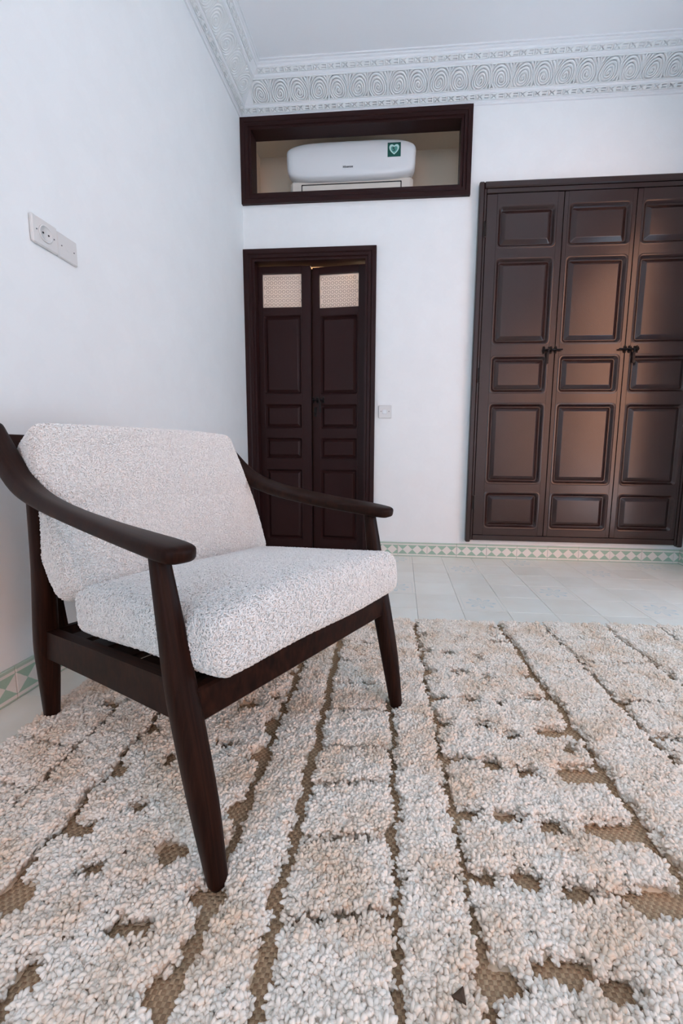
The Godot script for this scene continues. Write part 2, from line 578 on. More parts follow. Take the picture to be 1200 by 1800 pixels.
func build_cornice() -> void:
	var motif := relief(60, 60, 0.1185, 0.109, 0.0038, func(u, v): return motif_height(u * 2.0 - 1.0, v * 2.0 - 1.0))
	var mirror := relief(60, 60, 0.1185, 0.109, 0.0038, func(u, v): return motif_height(1.0 - u * 2.0, v * 2.0 - 1.0))
	var crossed := relief(34, 14, 0.083, 0.0265, 0.0055, func(u, v): return cross_height(u, v * 2.0 - 1.0))
	# each run: start, direction along, inward normal, length, mitre at start and end, how far the carving goes
	for run in [["trim_1", "carved white plaster cornice over the door and the wardrobe", Vector3(XL, 0, -D), Vector3.RIGHT, Vector3.BACK, XR - XL, 2.88],
			["trim_2", "carved white plaster cornice over the armchair wall", Vector3(XL, 0, ZN), Vector3.FORWARD, Vector3.RIGHT, ZN + D, 3.0],
			["trim_3", "carved white plaster cornice over the window wall", Vector3(XR, 0, -D), Vector3.BACK, Vector3.LEFT, ZN + D, 1.6]]:
		var from: Vector3 = run[2]
		var along: Vector3 = run[3]
		var inn: Vector3 = run[4]
		var length: float = run[5]
		var st := begin()
		var A := []
		var B := []
		for p in CORNICE:
			A.append(from + along * p[0] + inn * p[0] + Vector3.UP * p[1])
			B.append(from + along * (length - p[0]) + inn * p[0] + Vector3.UP * p[1])
		for k in CORNICE.size() - 1:
			quad(st, B[k], A[k], A[k + 1], B[k + 1])
		var o := put(run[0], done(st), M.plaster)
		struct(o, run[1], "cornice")
		# carved pieces: local x along, y up the slope, z out of the slope
		for band in [[0.048, 2.8205, 0.131, 2.8925, 0.1185, 0, "carved_leaf"], [0.0175, 2.794, 0.0375, 2.8115, 0.083, 1, "cross_carving"], [0.145, 2.9035, 0.166, 2.9220, 0.083, 1, "cross_carving"]]:
			var c0 := Vector2(band[0], band[1])
			var c1 := Vector2(band[2], band[3])
			var mid := (c0 + c1) * 0.5
			var up: Vector3 = (inn * (c1.x - c0.x) + Vector3.UP * (c1.y - c0.y)).normalized()
			var pitch: float = band[4]
			var s := mid.x + pitch * 0.5 + 0.01
			var k := 0
			while s < length - mid.x - pitch * 0.4:
				var near_end: float = s if run[0] != "trim_2" else length - s
				if near_end < run[6]:
					var mesh: Mesh = crossed if band[5] == 1 else (motif if k % 2 == 0 else mirror)
					var m := put(band[6], mesh, M.carved, o)
					m.transform = Transform3D(Basis(along, up, along.cross(up)), from + along * s + inn * mid.x + Vector3.UP * mid.y)
				s += pitch
				k += 1

# ---------------------------------------------------------------- panelled joinery
func rr_loop(lo: Vector2, hi: Vector2, r: float, z: float, n := 5) -> Array:
	var out := []
	var cs := [Vector2(hi.x - r, hi.y - r), Vector2(lo.x + r, hi.y - r), Vector2(lo.x + r, lo.y + r), Vector2(hi.x - r, lo.y + r)]
	for q in 4:
		for k in n + 1:
			var a := PI / 2 * (q + float(k) / n)
			out.append(Vector3(cs[q].x + cos(a) * r, cs[q].y + sin(a) * r, z))
	return out

# a raised-and-fielded panel in an opening lo..hi, face of the leaf at z = 0
func panel_mesh(lo: Vector2, hi: Vector2, r: float, wide: float, deep: float) -> ArrayMesh:
	var st := begin()
	var L := []
	var q := func(i: float) -> Array: return [lo + Vector2(i, i), hi - Vector2(i, i)]
	L.append(rr_loop(lo, hi, 0.0, 0.0))
	L.append(rr_loop(lo, hi, r, 0.0))
	for s in [[0.08, 0.001, 0.95], [0.2, 0.0, 0.85], [0.38, -deep * 0.75, 0.7], [0.47, -deep, 0.55], [0.53, -deep, 0.4], [0.94, -deep * 0.16, 0.12], [1.0, -deep * 0.08, 0.05]]:
		var b: Array = q.call(wide * s[0])
		L.append(rr_loop(b[0], b[1], r * s[2], s[1]))
	for i in L.size() - 1:
		st.set_smooth_group(i + 1 if i > 0 else -1)
		var A: Array = L[i]
		var B: Array = L[i + 1]
		for j in A.size():
			var k := (j + 1) % A.size()
			quad(st, A[j], A[k], B[k], B[j])
	st.set_smooth_group(-1)
	var T: Array = L[-1]
	var m := Vector3((lo.x + hi.x) / 2, (lo.y + hi.y) / 2, T[0].z)
	for j in T.size():
		tri(st, m, T[j], T[(j + 1) % T.size()])
	return done(st)

# stiles and rails round a column of openings; front face at z = 0
func leaf_frame(x0: float, x1: float, y0: float, y1: float, px0: float, px1: float, rows: Array, t: float) -> ArrayMesh:
	var st := begin()
	cbox(st, Vector3(x0, y0, -t), Vector3(px0, y1, 0), 0.0015)
	cbox(st, Vector3(px1, y0, -t), Vector3(x1, y1, 0), 0.0015)
	var top := y1
	for r in rows:
		cbox(st, Vector3(px0, r[1], -t), Vector3(px1, top, 0))
		top = r[0]
	cbox(st, Vector3(px0, y0, -t), Vector3(px1, top, 0))
	return done(st)

# moulded casing round an opening, front steps towards +z
func casing(parent: Node, x0: float, x1: float, y0: float, y1: float, w: float, proud: float, bottom: bool, called: String) -> void:
	var prof := [[0.0, 0.0], [0.0, proud], [0.38, proud], [0.46, proud * 0.72], [0.5, proud * 0.8], [0.72, proud * 0.8], [0.78, proud * 0.45], [0.84, proud * 0.5], [1.0, proud * 0.5], [1.0, -0.09]]
	var sides := [["L", 0], ["T", 0], ["R", 0]]
	if bottom: sides.append(["B", 0])
	for s in sides:
		var st := begin()
		var A := []
		var B := []
		for p in prof:
			var i: float = p[0] * w
			var z: float = p[1]
			var yb := y0 + i if bottom else y0
			match s[0]:
				"L": A.append(Vector3(x0 + i, yb, z)); B.append(Vector3(x0 + i, y1 - i, z))
				"T": A.append(Vector3(x0 + i, y1 - i, z)); B.append(Vector3(x1 - i, y1 - i, z))
				"R": A.append(Vector3(x1 - i, y1 - i, z)); B.append(Vector3(x1 - i, yb, z))
				"B": A.append(Vector3(x1 - i, yb, z)); B.append(Vector3(x0 + i, yb, z))
		for k in prof.size() - 1:
			quad(st, A[k], A[k + 1], B[k + 1], B[k])
		if s[0] in ["L", "R"] and not bottom:
			var end: Array = A if s[0] == "L" else B
			for k in range(1, prof.size() - 1):
				tri(st, end[0], end[k], end[k + 1])
		put(called, done(st), M.paint, parent)

# sliding bolt with two keepers and a hanging hasp; local origin at the meeting line
func bolt_mesh() -> ArrayMesh:
	var st := begin()
	tube(st, [Vector3(-0.062, 0, 0.014), Vector3(0.055, 0, 0.014)], 0.005)
	for x in [-0.055, -0.012, 0.016]:
		cbox(st, Vector3(x - 0.006, -0.022, 0.0), Vector3(x + 0.006, 0.022, 0.006), 0.001)
		tube(st, [Vector3(x, -0.012, 0.004), Vector3(x, -0.009, 0.02), Vector3(x, 0.009, 0.02), Vector3(x, 0.012, 0.004)], 0.004)
	tube(st, [Vector3(-0.03, 0.012, 0.018), Vector3(-0.032, 0.0, 0.024), Vector3(-0.034, -0.02, 0.02)], 0.006)
	cbox(st, Vector3(-0.042, -0.085, 0.012), Vector3(-0.026, -0.012, 0.018), 0.002)
	return done(st)

func build_door() -> void:
	var d := Node3D.new()
	d.name = "door_1"
	add_child(d)
	d.position = Vector3(0, 0, -D)
	struct(d, "dark maroon double door with two small patterned glass panes, one leaf ajar", "door")
	casing(d, XL + 0.001, -0.184, 0.0, 2.004, 0.072, 0.022, false, "casing")
	var rows := [[1.095, 1.62], [0.864, 1.037], [0.656, 0.808], [0.081, 0.59]]
	var openings := [[1.665, 1.879]] + rows
	var zf := -0.045
	for side in [0, 1]:
		var x0 := -0.981 if side == 0 else -0.620
		var x1 := -0.623 if side == 0 else -0.258
		var px0 := x0 + (0.03 if side == 0 else 0.048)
		var px1 := x1 - (0.062 if side == 0 else 0.046)
		var hinge := x0 if side == 0 else x1
		var leaf := put("leaf", leaf_frame(x0 - hinge, x1 - hinge, 0.012, 1.924, px0 - hinge, px1 - hinge, openings, 0.035), M.paint, d)
		leaf.position = Vector3(hinge, 0, zf)
		if side == 1: leaf.rotation.y = -deg_to_rad(5.5)
		for r in rows:
			var lo := Vector2(px0 - hinge, r[0])
			var hi := Vector2(px1 - hinge, r[1])
			put("panel", panel_mesh(lo, hi, 0.014, 0.034, 0.013), M.paint, leaf)
			put("panel_back", cboxm(Vector3(lo.x, lo.y, -0.03), Vector3(hi.x, hi.y, -0.0145)), M.paint, leaf)
		var g0 := Vector2(px0 - hinge, 1.665)
		var g1 := Vector2(px1 - hinge, 1.879)
		var pane := put("glass_pane", cboxm(Vector3(g0.x, g0.y, -0.02), Vector3(g1.x, g1.y, -0.016)), M.frost, leaf)
		pane.set_meta("label", "patterned frosted glass pane")
		# pressed rings in the glass
		var st := begin()
		var p := 0.0275
		for j in 7:
			for i in 10:
				var c := Vector3(g0.x + 0.018 + i * p + (p * 0.5 if j % 2 else 0.0), g0.y + 0.02 + j * p * 1.02, -0.016)
				if c.x > g1.x - 0.012: continue
				for k in 12:
					var a := TAU * k / 12
					var b := TAU * (k + 1) / 12
					var ra := 0.0085
					var rb := 0.0112
					var A := c + Vector3(cos(a), sin(a), 0) * ra
					var B := c + Vector3(cos(b), sin(b), 0) * ra
					var E := c + Vector3(cos(a), sin(a), 0) * rb
					var F := c + Vector3(cos(b), sin(b), 0) * rb
					var mid := Vector3(0, 0, 0.0016)
					quad(st, (A + E) / 2 + mid, E, F, (B + F) / 2 + mid)
					quad(st, A, (A + E) / 2 + mid, (B + F) / 2 + mid, B)
		var rings := put("pressed_rings", done(st), M.frost_ring, leaf)
		rings.set_meta("kind", "stuff")
		if side == 1:
			put("meeting_strip", cboxm(Vector3(x0 - hinge - 0.022, 0.012, -0.034), Vector3(x0 - hinge + 0.004, 1.924, -0.018), 0.002), M.paint, leaf)
			var b := put("bolt", bolt_mesh(), M.iron, leaf)
			b.position = Vector3(x0 - hinge + 0.02, 1.062, 0.0)
			b.scale.x = -1.0
			var k := begin()
			cbox(k, Vector3(0.006, -0.035, 0), Vector3(0.026, 0.03, 0.006), 0.002)
			tube(k, [Vector3(0.016, -0.012, 0.004), Vector3(0.016, -0.012, 0.02)], 0.006)
			put("lock_plate", done(k), M.iron, leaf).position = Vector3(x0 - hinge, 0.985, 0)
	# small lit room behind the door
	var st2 := begin()
	var zb := -D - 0.12
	cbox(st2, Vector3(XL - 0.12, -0.1, zb - 1.5), Vector3(0.6, 2.2, zb - 1.4))
	cbox(st2, Vector3(XL - 0.12, -0.1, zb - 1.4), Vector3(XL - 0.02, 2.2, zb))
	cbox(st2, Vector3(0.5, -0.1, zb - 1.4), Vector3(0.6, 2.2, zb))
	cbox(st2, Vector3(XL - 0.12, -0.1, zb - 1.5), Vector3(0.6, -0.01, zb))
	cbox(st2, Vector3(XL - 0.12, 2.14, zb - 1.5), Vector3(0.6, 2.2, zb))
	struct(put("wall_beyond", done(st2), M.niche), "beige walls of the lit room behind the double door", "wall")
	var lamp := thing("ceiling_lamp", "round white ceiling lamp in the room behind the door", "lamp", Vector3(-0.3, 2.14, zb - 0.6))
	var ls := begin()
	ls.set_smooth_group(0)
	var rings2 := []
	for k in 6:
		var a := PI / 2 * k / 5.0
		rings2.append(ring(Vector3(0, -0.09 * cos(a) - 0.01, 0), Vector3.RIGHT, Vector3.FORWARD, maxf(0.12 * sin(a), 0.002), maxf(0.12 * sin(a), 0.002), 20, 2.0))
	skin(ls, rings2)
	var gl := mat(Color(1, 0.97, 0.93), 0.5)
	gl.emission_enabled = true
	gl.emission = Color(1.0, 0.9, 0.78)
	gl.emission_energy_multiplier = 2.0
	put("shade", done(ls), gl, lamp)
	put("base", cboxm(Vector3(-0.09, -0.012, -0.09), Vector3(0.09, 0, 0.09), 0.003), M.white_plastic, lamp)
	var li := OmniLight3D.new()
	li.name = "lamp_light"
	li.position = Vector3(0, -0.05, 0)
	li.light_color = Color(1.0, 0.88, 0.75)
	li.light_energy = 1.1
	li.light_size = 0.05
	li.omni_range = 8.0
	li.omni_attenuation = 2.0
	li.shadow_enabled = true
	lamp.add_child(li)

func build_transom() -> void:
	# opening high in the wall with a moulded frame, and the niche behind it
	var t := Node3D.new()
	t.name = "window_2"
	add_child(t)
	t.position = Vector3(0, 0, -D)
	struct(t, "dark maroon moulded frame of the high opening over the door", "window")
	casing(t, XL + 0.001, 0.386, 2.275, 2.775, 0.066, 0.022, true, "frame_side")
	var st := begin()
	var z1 := -0.12
	var z0 := -0.42
	cbox(st, Vector3(XL - 0.1, 2.2, z0 - 0.05), Vector3(0.5, 2.9, z0))
	cbox(st, Vector3(XL - 0.1, 2.2, z0), Vector3(XL - 0.02, 2.9, z1))
	cbox(st, Vector3(0.42, 2.2, z0), Vector3(0.5, 2.9, z1))
	cbox(st, Vector3(XL - 0.1, 2.21, z0), Vector3(0.5, 2.27, z1))
	cbox(st, Vector3(XL - 0.1, 2.83, z0), Vector3(0.5, 2.9, z1))
	var n := put("wall_niche", done(st), M.niche)
	n.position.z = -D
	struct(n, "beige recess behind the high opening holding the air conditioner", "wall")

func build_wardrobe() -> void:
	var w := thing("wardrobe", "maroon painted built-in wardrobe with three tall panelled doors", "wardrobe", Vector3(0.437, 0, -D))
	var o := -0.437
	put("carcass", cboxm(Vector3(0.01, 0.135, 0.0005), Vector3(1.36, 2.32, 0.004)), M.enamel, w)
	# casing
	var st := begin()
	var fr := func(lo: Vector3, hi: Vector3, e: float) -> void: put("casing", cboxm(lo, hi, e), M.enamel, w)
	fr.call(Vector3(0.0, 0.118, 0.0005), Vector3(0.032, 2.333, 0.046), 0.006)
	fr.call(Vector3(1.341, 0.118, 0.0005), Vector3(1.373, 2.333, 0.046), 0.006)
	fr.call(Vector3(0.032, 2.296, 0.0005), Vector3(1.341, 2.333, 0.046), 0.006)
	var ins := func(lo: Vector3, hi: Vector3) -> void: put("inner_frame", cboxm(lo, hi, 0.003), M.enamel, w)
	ins.call(Vector3(0.032, 0.13, 0.0005), Vector3(0.046, 2.296, 0.036))
	ins.call(Vector3(1.326, 0.13, 0.0005), Vector3(1.341, 2.296, 0.036))
	ins.call(Vector3(0.046, 2.27, 0.0005), Vector3(1.326, 2.296, 0.036))
	ins.call(Vector3(0.046, 0.13, 0.0005), Vector3(1.326, 0.165, 0.036))
	var rows := [[1.955, 2.205], [1.385, 1.905], [1.087, 1.325], [0.508, 1.031], [0.21, 0.46]]
	var xs := [[0.486, 0.941, 0.55, 0.905], [0.9445, 1.3585, 0.968, 1.336], [1.362, 1.762, 1.392, 1.748]]
	for k in 3:
		var x: Array = xs[k]
		var hinge: float = x[0]
		var door := put("door", leaf_frame(0.0, x[1] - hinge, 0.168, 2.266, x[2] - hinge, x[3] - hinge, rows, 0.024), M.enamel, w)
		door.position = Vector3(hinge + o, 0, 0.031)
		for r in rows:
			put("panel", panel_mesh(Vector2(x[2] - hinge, r[0]), Vector2(x[3] - hinge, r[1]), 0.026, 0.054, 0.017), M.enamel, door)
		if k < 2:
			var b := put("bolt", bolt_mesh(), M.iron, door)
			b.position = Vector3(x[1] - hinge + (-0.012 if k == 0 else 0.016), 1.352, 0.0)
			if k == 1: b.scale.x = -1.0
		if k == 0:
			for y in [2.068, 1.2, 0.385]:
				var h := begin()
				tube(h, [Vector3(-0.004, y - 0.045, 0.006), Vector3(-0.004, y + 0.045, 0.006)], 0.0075)
				put("hinge", done(h), M.iron, door)

# ---------------------------------------------------------------- armchair
func smooth_path(pts: Array, n: int) -> Array:
	# pts: [t.., ] arrays of floats, Catmull-Rom
	var out := []
	for i in pts.size() - 1:
		for k in n:
			var t := float(k) / n
			var row := []
			for c in pts[0].size():
				row.append(cubic_interpolate(pts[i][c], pts[i + 1][c], pts[maxi(i - 1, 0)][c], pts[mini(i + 2, pts.size() - 1)][c], t))
			out.append(row)
	out.append(pts[-1])
	return out

# rounded, pillowed cushion: six faces of a cube pushed to a rounded box, then bent by shape()
func cushion(half: Vector3, r: float, n: int, shape: Callable) -> Array:
	var st := begin()
	st.set_smooth_group(0)
	var spots := []   # points with normals and areas for the loops
	var ax := [Vector3.RIGHT, Vector3.UP, Vector3.BACK]
	for f in 3:
		for g in [-1.0, 1.0]:
			var u: Vector3 = ax[(f + 1) % 3] * g
			var v: Vector3 = ax[(f + 2) % 3]
			var G := []
			for j in n + 1:
				for i in n + 1:
					var a := tan((float(i) / n * 2 - 1) * PI / 4 * 0.98) / tan(PI / 4 * 0.98)
					var b := tan((float(j) / n * 2 - 1) * PI / 4 * 0.98) / tan(PI / 4 * 0.98)
					var p: Vector3 = (ax[f] * g + u * a + v * b) * half
					var inner := Vector3(clampf(p.x, -half.x + r, half.x - r), clampf(p.y, -half.y + r, half.y - r), clampf(p.z, -half.z + r, half.z - r))
					var q := p - inner
					if q.length() > 1e-6: p = inner + q.normalized() * r
					G.append(shape.call(p))
			for j in n:
				for i in n:
					var k := j * (n + 1) + i
					var A: Vector3 = G[k]
					var B: Vector3 = G[k + 1]
					var C: Vector3 = G[k + n + 2]
					var E: Vector3 = G[k + n + 1]
					quad(st, A, B, C, E)
					var nn := (B - A).cross(E - A) + (C - B).cross(E - B)
					spots.append([A, B, C, E, nn.normalized(), nn.length() * 0.5])
	return [done(st), spots]

func loop_mesh(kind: int) -> ArrayMesh:
	# a short curl of yarn lying on the cloth, local y out of it
	var st := begin()
	st.set_smooth_group(0)
	var rings := []
	var n := 6
	var sweep: float = [PI * 1.1, PI * 0.8, PI * 1.4][kind]
	var rad: float = [0.0021, 0.0028, 0.0016][kind]
	for k in n:
		var t := float(k) / (n - 1)
		var a := (t - 0.5) * sweep
		var c := Vector3(sin(a) * rad, 0.0004 + 0.0011 * sin(PI * t), (cos(a) - 0.6) * rad)
		var along := Vector3(cos(a), 0.0, -sin(a))
		var out := Vector3(sin(a), 0, cos(a))
		var w := 0.0011 * (0.75 + 0.25 * sin(PI * t))
		rings.append(ring(c, out, along.cross(out), w, w, 5, 2.0))
	skin(st, rings)
	return done(st)

func scatter_loops(spots: Array, per_m2: float, parent: Node, label: String) -> void:
	var lists := [[], [], []]
	for s in spots:
		var want: float = s[5] * per_m2
		var cnt := int(want) + (1 if rng.randf() < want - int(want) else 0)
		for i in cnt:
			var a := rng.randf()
			var b := rng.randf()
			var p: Vector3 = s[0].lerp(s[1], a).lerp(s[3].lerp(s[2], a), b)
			var y: Vector3 = (s[4] + Vector3(rng.randf_range(-0.3, 0.3), rng.randf_range(-0.3, 0.3), rng.randf_range(-0.3, 0.3))).normalized()
			var x := y.cross(Vector3(rng.randf_range(-1, 1), rng.randf_range(-1, 1), rng.randf_range(-1, 1))).normalized()
			var sc := rng.randf_range(0.85, 1.35)
			lists[rng.randi() % 3].append([Transform3D(Basis(x, y, x.cross(y)).scaled(Vector3(sc, sc, sc)), p + s[4] * rng.randf_range(-0.0004, 0.0008))])
	for k in 3:
		var mm := MultiMesh.new()
		mm.transform_format = MultiMesh.TRANSFORM_3D
		mm.use_colors = true
		mm.mesh = loop_mesh(k)
		mm.instance_count = lists[k].size()
		for i in lists[k].size():
			mm.set_instance_transform(i, lists[k][i][0])
			var v := rng.randf_range(0.9, 1.05)
			mm.set_instance_color(i, Color(0.82 * v, 0.785 * v, 0.755 * v))
		var o := MultiMeshInstance3D.new()
		o.name = "boucle_loops"
		o.multimesh = mm
		o.material_override = M.boucle_loop
		o.set_meta("kind", "stuff")
		parent.add_child(o, true)

func build_chair() -> void:
	var ch := thing("armchair", "low dark walnut armchair with cream boucle seat and back cushions", "armchair", Vector3(-0.1541, 0, -0.7944), 1.0644)
	# local frame: x across, z towards the front; d below is the distance back from the arm tips, so z = -d
	for s in [-1.0, 1.0]:
		# front leg: leans forward, swells in the middle, tapers to the foot
		var st := begin()
		st.set_smooth_group(0)
		var rings := []
		for q in smooth_path([[0.0205, -0.022, 0.278, 0.0140, 0.0140], [0.035, -0.019, 0.2785, 0.0152, 0.0152], [0.15, 0.003, 0.281, 0.0205, 0.0205], [0.27, 0.030, 0.2835, 0.0225, 0.0215], [0.34, 0.045, 0.285, 0.0215, 0.0205], [0.44, 0.062, 0.287, 0.0180, 0.0170], [0.528, 0.077, 0.289, 0.0140, 0.0135]], 4):
			rings.append(ring(Vector3(s * q[2], q[0], -q[1]), Vector3.RIGHT, Vector3.FORWARD, q[4], q[3], 20, 3.0))
		skin(st, rings)
		put("front_leg", done(st), M.walnut_up, ch)
		st = begin()
		st.set_smooth_group(0)
		rings = []
		for q in smooth_path([[0.0205, 0.676, 0.254, 0.0150, 0.0150], [0.035, 0.671, 0.2545, 0.0165, 0.0165], [0.16, 0.645, 0.261, 0.0225, 0.022], [0.24, 0.628, 0.266, 0.0255, 0.0235], [0.42, 0.597, 0.270, 0.0230, 0.0205], [0.590, 0.575, 0.278, 0.0175, 0.0165]], 4):
			rings.append(ring(Vector3(s * q[2], q[0], -q[1]), Vector3.RIGHT, Vector3.FORWARD, q[4], q[3], 20, 3.0))
		skin(st, rings)
		put("back_leg", done(st), M.walnut_up, ch)
		# arm: flat paddle in front, sweeping up into a horn at the back
		st = begin()
		st.set_smooth_group(0)
		rings = []
		var path := smooth_path([[0.010, 0.534, 0.287, 0.010, 0.008, 0.02], [0.016, 0.535, 0.287, 0.020, 0.012, 0.02], [0.030, 0.536, 0.287, 0.0265, 0.0140, 0.03], [0.08, 0.540, 0.288, 0.0300, 0.0145, 0.08], [0.22, 0.550, 0.290, 0.0285, 0.0145, 0.2], [0.36, 0.564, 0.293, 0.0270, 0.0150, 0.28], [0.46, 0.579, 0.296, 0.0260, 0.0165, 0.3], [0.54, 0.600, 0.299, 0.0250, 0.0190, 0.28], [0.60, 0.630, 0.301, 0.0245, 0.0205, 0.22], [0.66, 0.674, 0.302, 0.0235, 0.0215, 0.15], [0.71, 0.714, 0.302, 0.0225, 0.0215, 0.1], [0.732, 0.732, 0.302, 0.0215, 0.0205, 0.1], [0.738, 0.737, 0.302, 0.015, 0.014, 0.1]], 5)
		for i in path.size():
			var a: Array = path[maxi(i - 1, 0)]
			var b: Array = path[mini(i + 1, path.size() - 1)]
			var t := Vector3(s * (b[2] - a[2]), b[1] - a[1], -(b[0] - a[0])).normalized()
			var u := Vector3.RIGHT.rotated(t, -s * path[i][5])
			u = (u - t * u.dot(t)).normalized()
			var q: Array = path[i]
			rings.append(ring(Vector3(s * q[2], q[1], -q[0]), u, t.cross(u).normalized(), q[3], q[4], 24, 3.4))
		skin(st, rings)
		put("arm", done(st), M.walnut, ch)
		# side rail
		st = begin()
		var R := []
		for q in [[0.055, 0.250, 0.318], [0.35, 0.224, 0.291], [0.628, 0.197, 0.264]]:
			var x0: float = s * 0.262
			R.append([Vector3(x0 - 0.0115, q[1], -q[0]), Vector3(x0 + 0.0115, q[1], -q[0]), Vector3(x0 + 0.0115, q[2], -q[0]), Vector3(x0 - 0.0115, q[2], -q[0])])
		skin(st, R)
		put("side_rail", done(st), M.walnut, ch)
	put("front_rail", cboxm(Vector3(-0.272, 0.264, -0.042), Vector3(0.272, 0.322, -0.018), 0.004), M.walnut_across, ch)
	put("rear_rail", cboxm(Vector3(-0.255, 0.205, -0.63), Vector3(0.255, 0.262, -0.608), 0.004), M.walnut_across, ch)
	var tilt := 0.105
	for k in 5:
		var d := 0.11 + 0.105 * k
		var y := 0.320 - tilt * d
		put("seat_slat", cboxm(Vector3(-0.256, y - 0.018, -d - 0.03), Vector3(0.256, y - 0.004, -d + 0.03), 0.003), M.walnut_across, ch)
	# back frame behind the cushion
	var bar := func(called: String, y: float, d: float, hgt: float, half: float) -> void:
		var st := begin()
		cbox(st, Vector3(-half, -hgt / 2, -0.009), Vector3(half, hgt / 2, 0.009), 0.004, Transform3D(Basis(Vector3.RIGHT, -0.5), Vector3(0, y, -d)))
		put(called, done(st), M.walnut_across, ch)
	bar.call("top_rail", 0.700, 0.738, 0.045, 0.285)
	bar.call("back_slat", 0.61, 0.698, 0.035, 0.23)
	bar.call("back_slat", 0.50, 0.658, 0.035, 0.23)
	for s in [-1.0, 1.0]:
		var pst := begin()
		skin(pst, [ring(Vector3(s * 0.232, 0.235, -0.619), Vector3.RIGHT, Vector3.FORWARD, 0.012, 0.009, 10, 3.0), ring(Vector3(s * 0.235, 0.70, -0.745), Vector3.RIGHT, Vector3.FORWARD, 0.012, 0.009, 10, 3.0)])
		put("back_post", done(pst), M.walnut_up, ch)

	# seat cushion
	var sh := func(p: Vector3) -> Vector3:
		var bx := clampf(1.0 - pow(p.x / 0.262, 2.0), 0, 1)
		var bz := clampf(1.0 - pow((p.z - 0.06) / 0.31, 2.0), 0, 1)
		var q := p
		if p.y > 0: q.y += 0.022 * bx * bz
		q.x += signf(p.x) * 0.008 * bz * (1.0 - pow(p.y / 0.05, 2.0))
		q.z += 0.010 * bx * (1.0 - pow(p.y / 0.05, 2.0)) * (1.0 if p.z > 0 else 0.0)
		q += Vector3(sin(p.z * 21.0 + 1.0), sin(p.x * 17.0 + p.z * 13.0), sin(p.x * 19.0)) * 0.0012
		return Transform3D(Basis(Vector3.RIGHT, -0.1), Vector3(0, 0.368, -0.222)) * q
	var c := cushion(Vector3(0.262, 0.049, 0.252), 0.025, 48, sh)
	var seat := put("seat_cushion", c[0], M.boucle, ch)
	scatter_loops(c[1], 110000.0, seat, "")
	# back cushion: thickness tapers to the foot
	var sb := func(p: Vector3) -> Vector3:
		var hx := 0.272
		var s := p.y / 0.2   # -1 foot, 1 top
		var bx := clampf(1.0 - pow(p.x / hx, 2.0), 0, 1)
		var by := clampf(1.0 - s * s, 0, 1)
		var q := p
		if p.z < 0.0:
			q.z = p.z * lerpf(0.25, 1.0, smoothstep(-1.15, -0.25, s))
			q.z -= 0.012 * bx * by
		else:
			q.z += 0.016 * bx * by
		q.x += signf(p.x) * (0.006 * by - 0.006 * smoothstep(0.4, 1.0, s))
		q.y += 0.007 * bx * (1.0 if s > 0 else -0.3) * (absf(s))
		q += Vector3(sin(p.y * 23.0 + 2.0), sin(p.x * 15.0), sin(p.x * 13.0 + p.y * 19.0)) * 0.0015
		# front face runs from (d 0.44, y 0.385) up to (d 0.605, y 0.745)
		return Transform3D(Basis(Vector3.RIGHT, -0.43), Vector3(0, 0.542, -0.577)) * q
	c = cushion(Vector3(0.272, 0.2, 0.062), 0.028, 48, sb)
	var back := put("back_cushion", c[0], M.boucle, ch)
	scatter_loops(c[1], 110000.0, back, "")

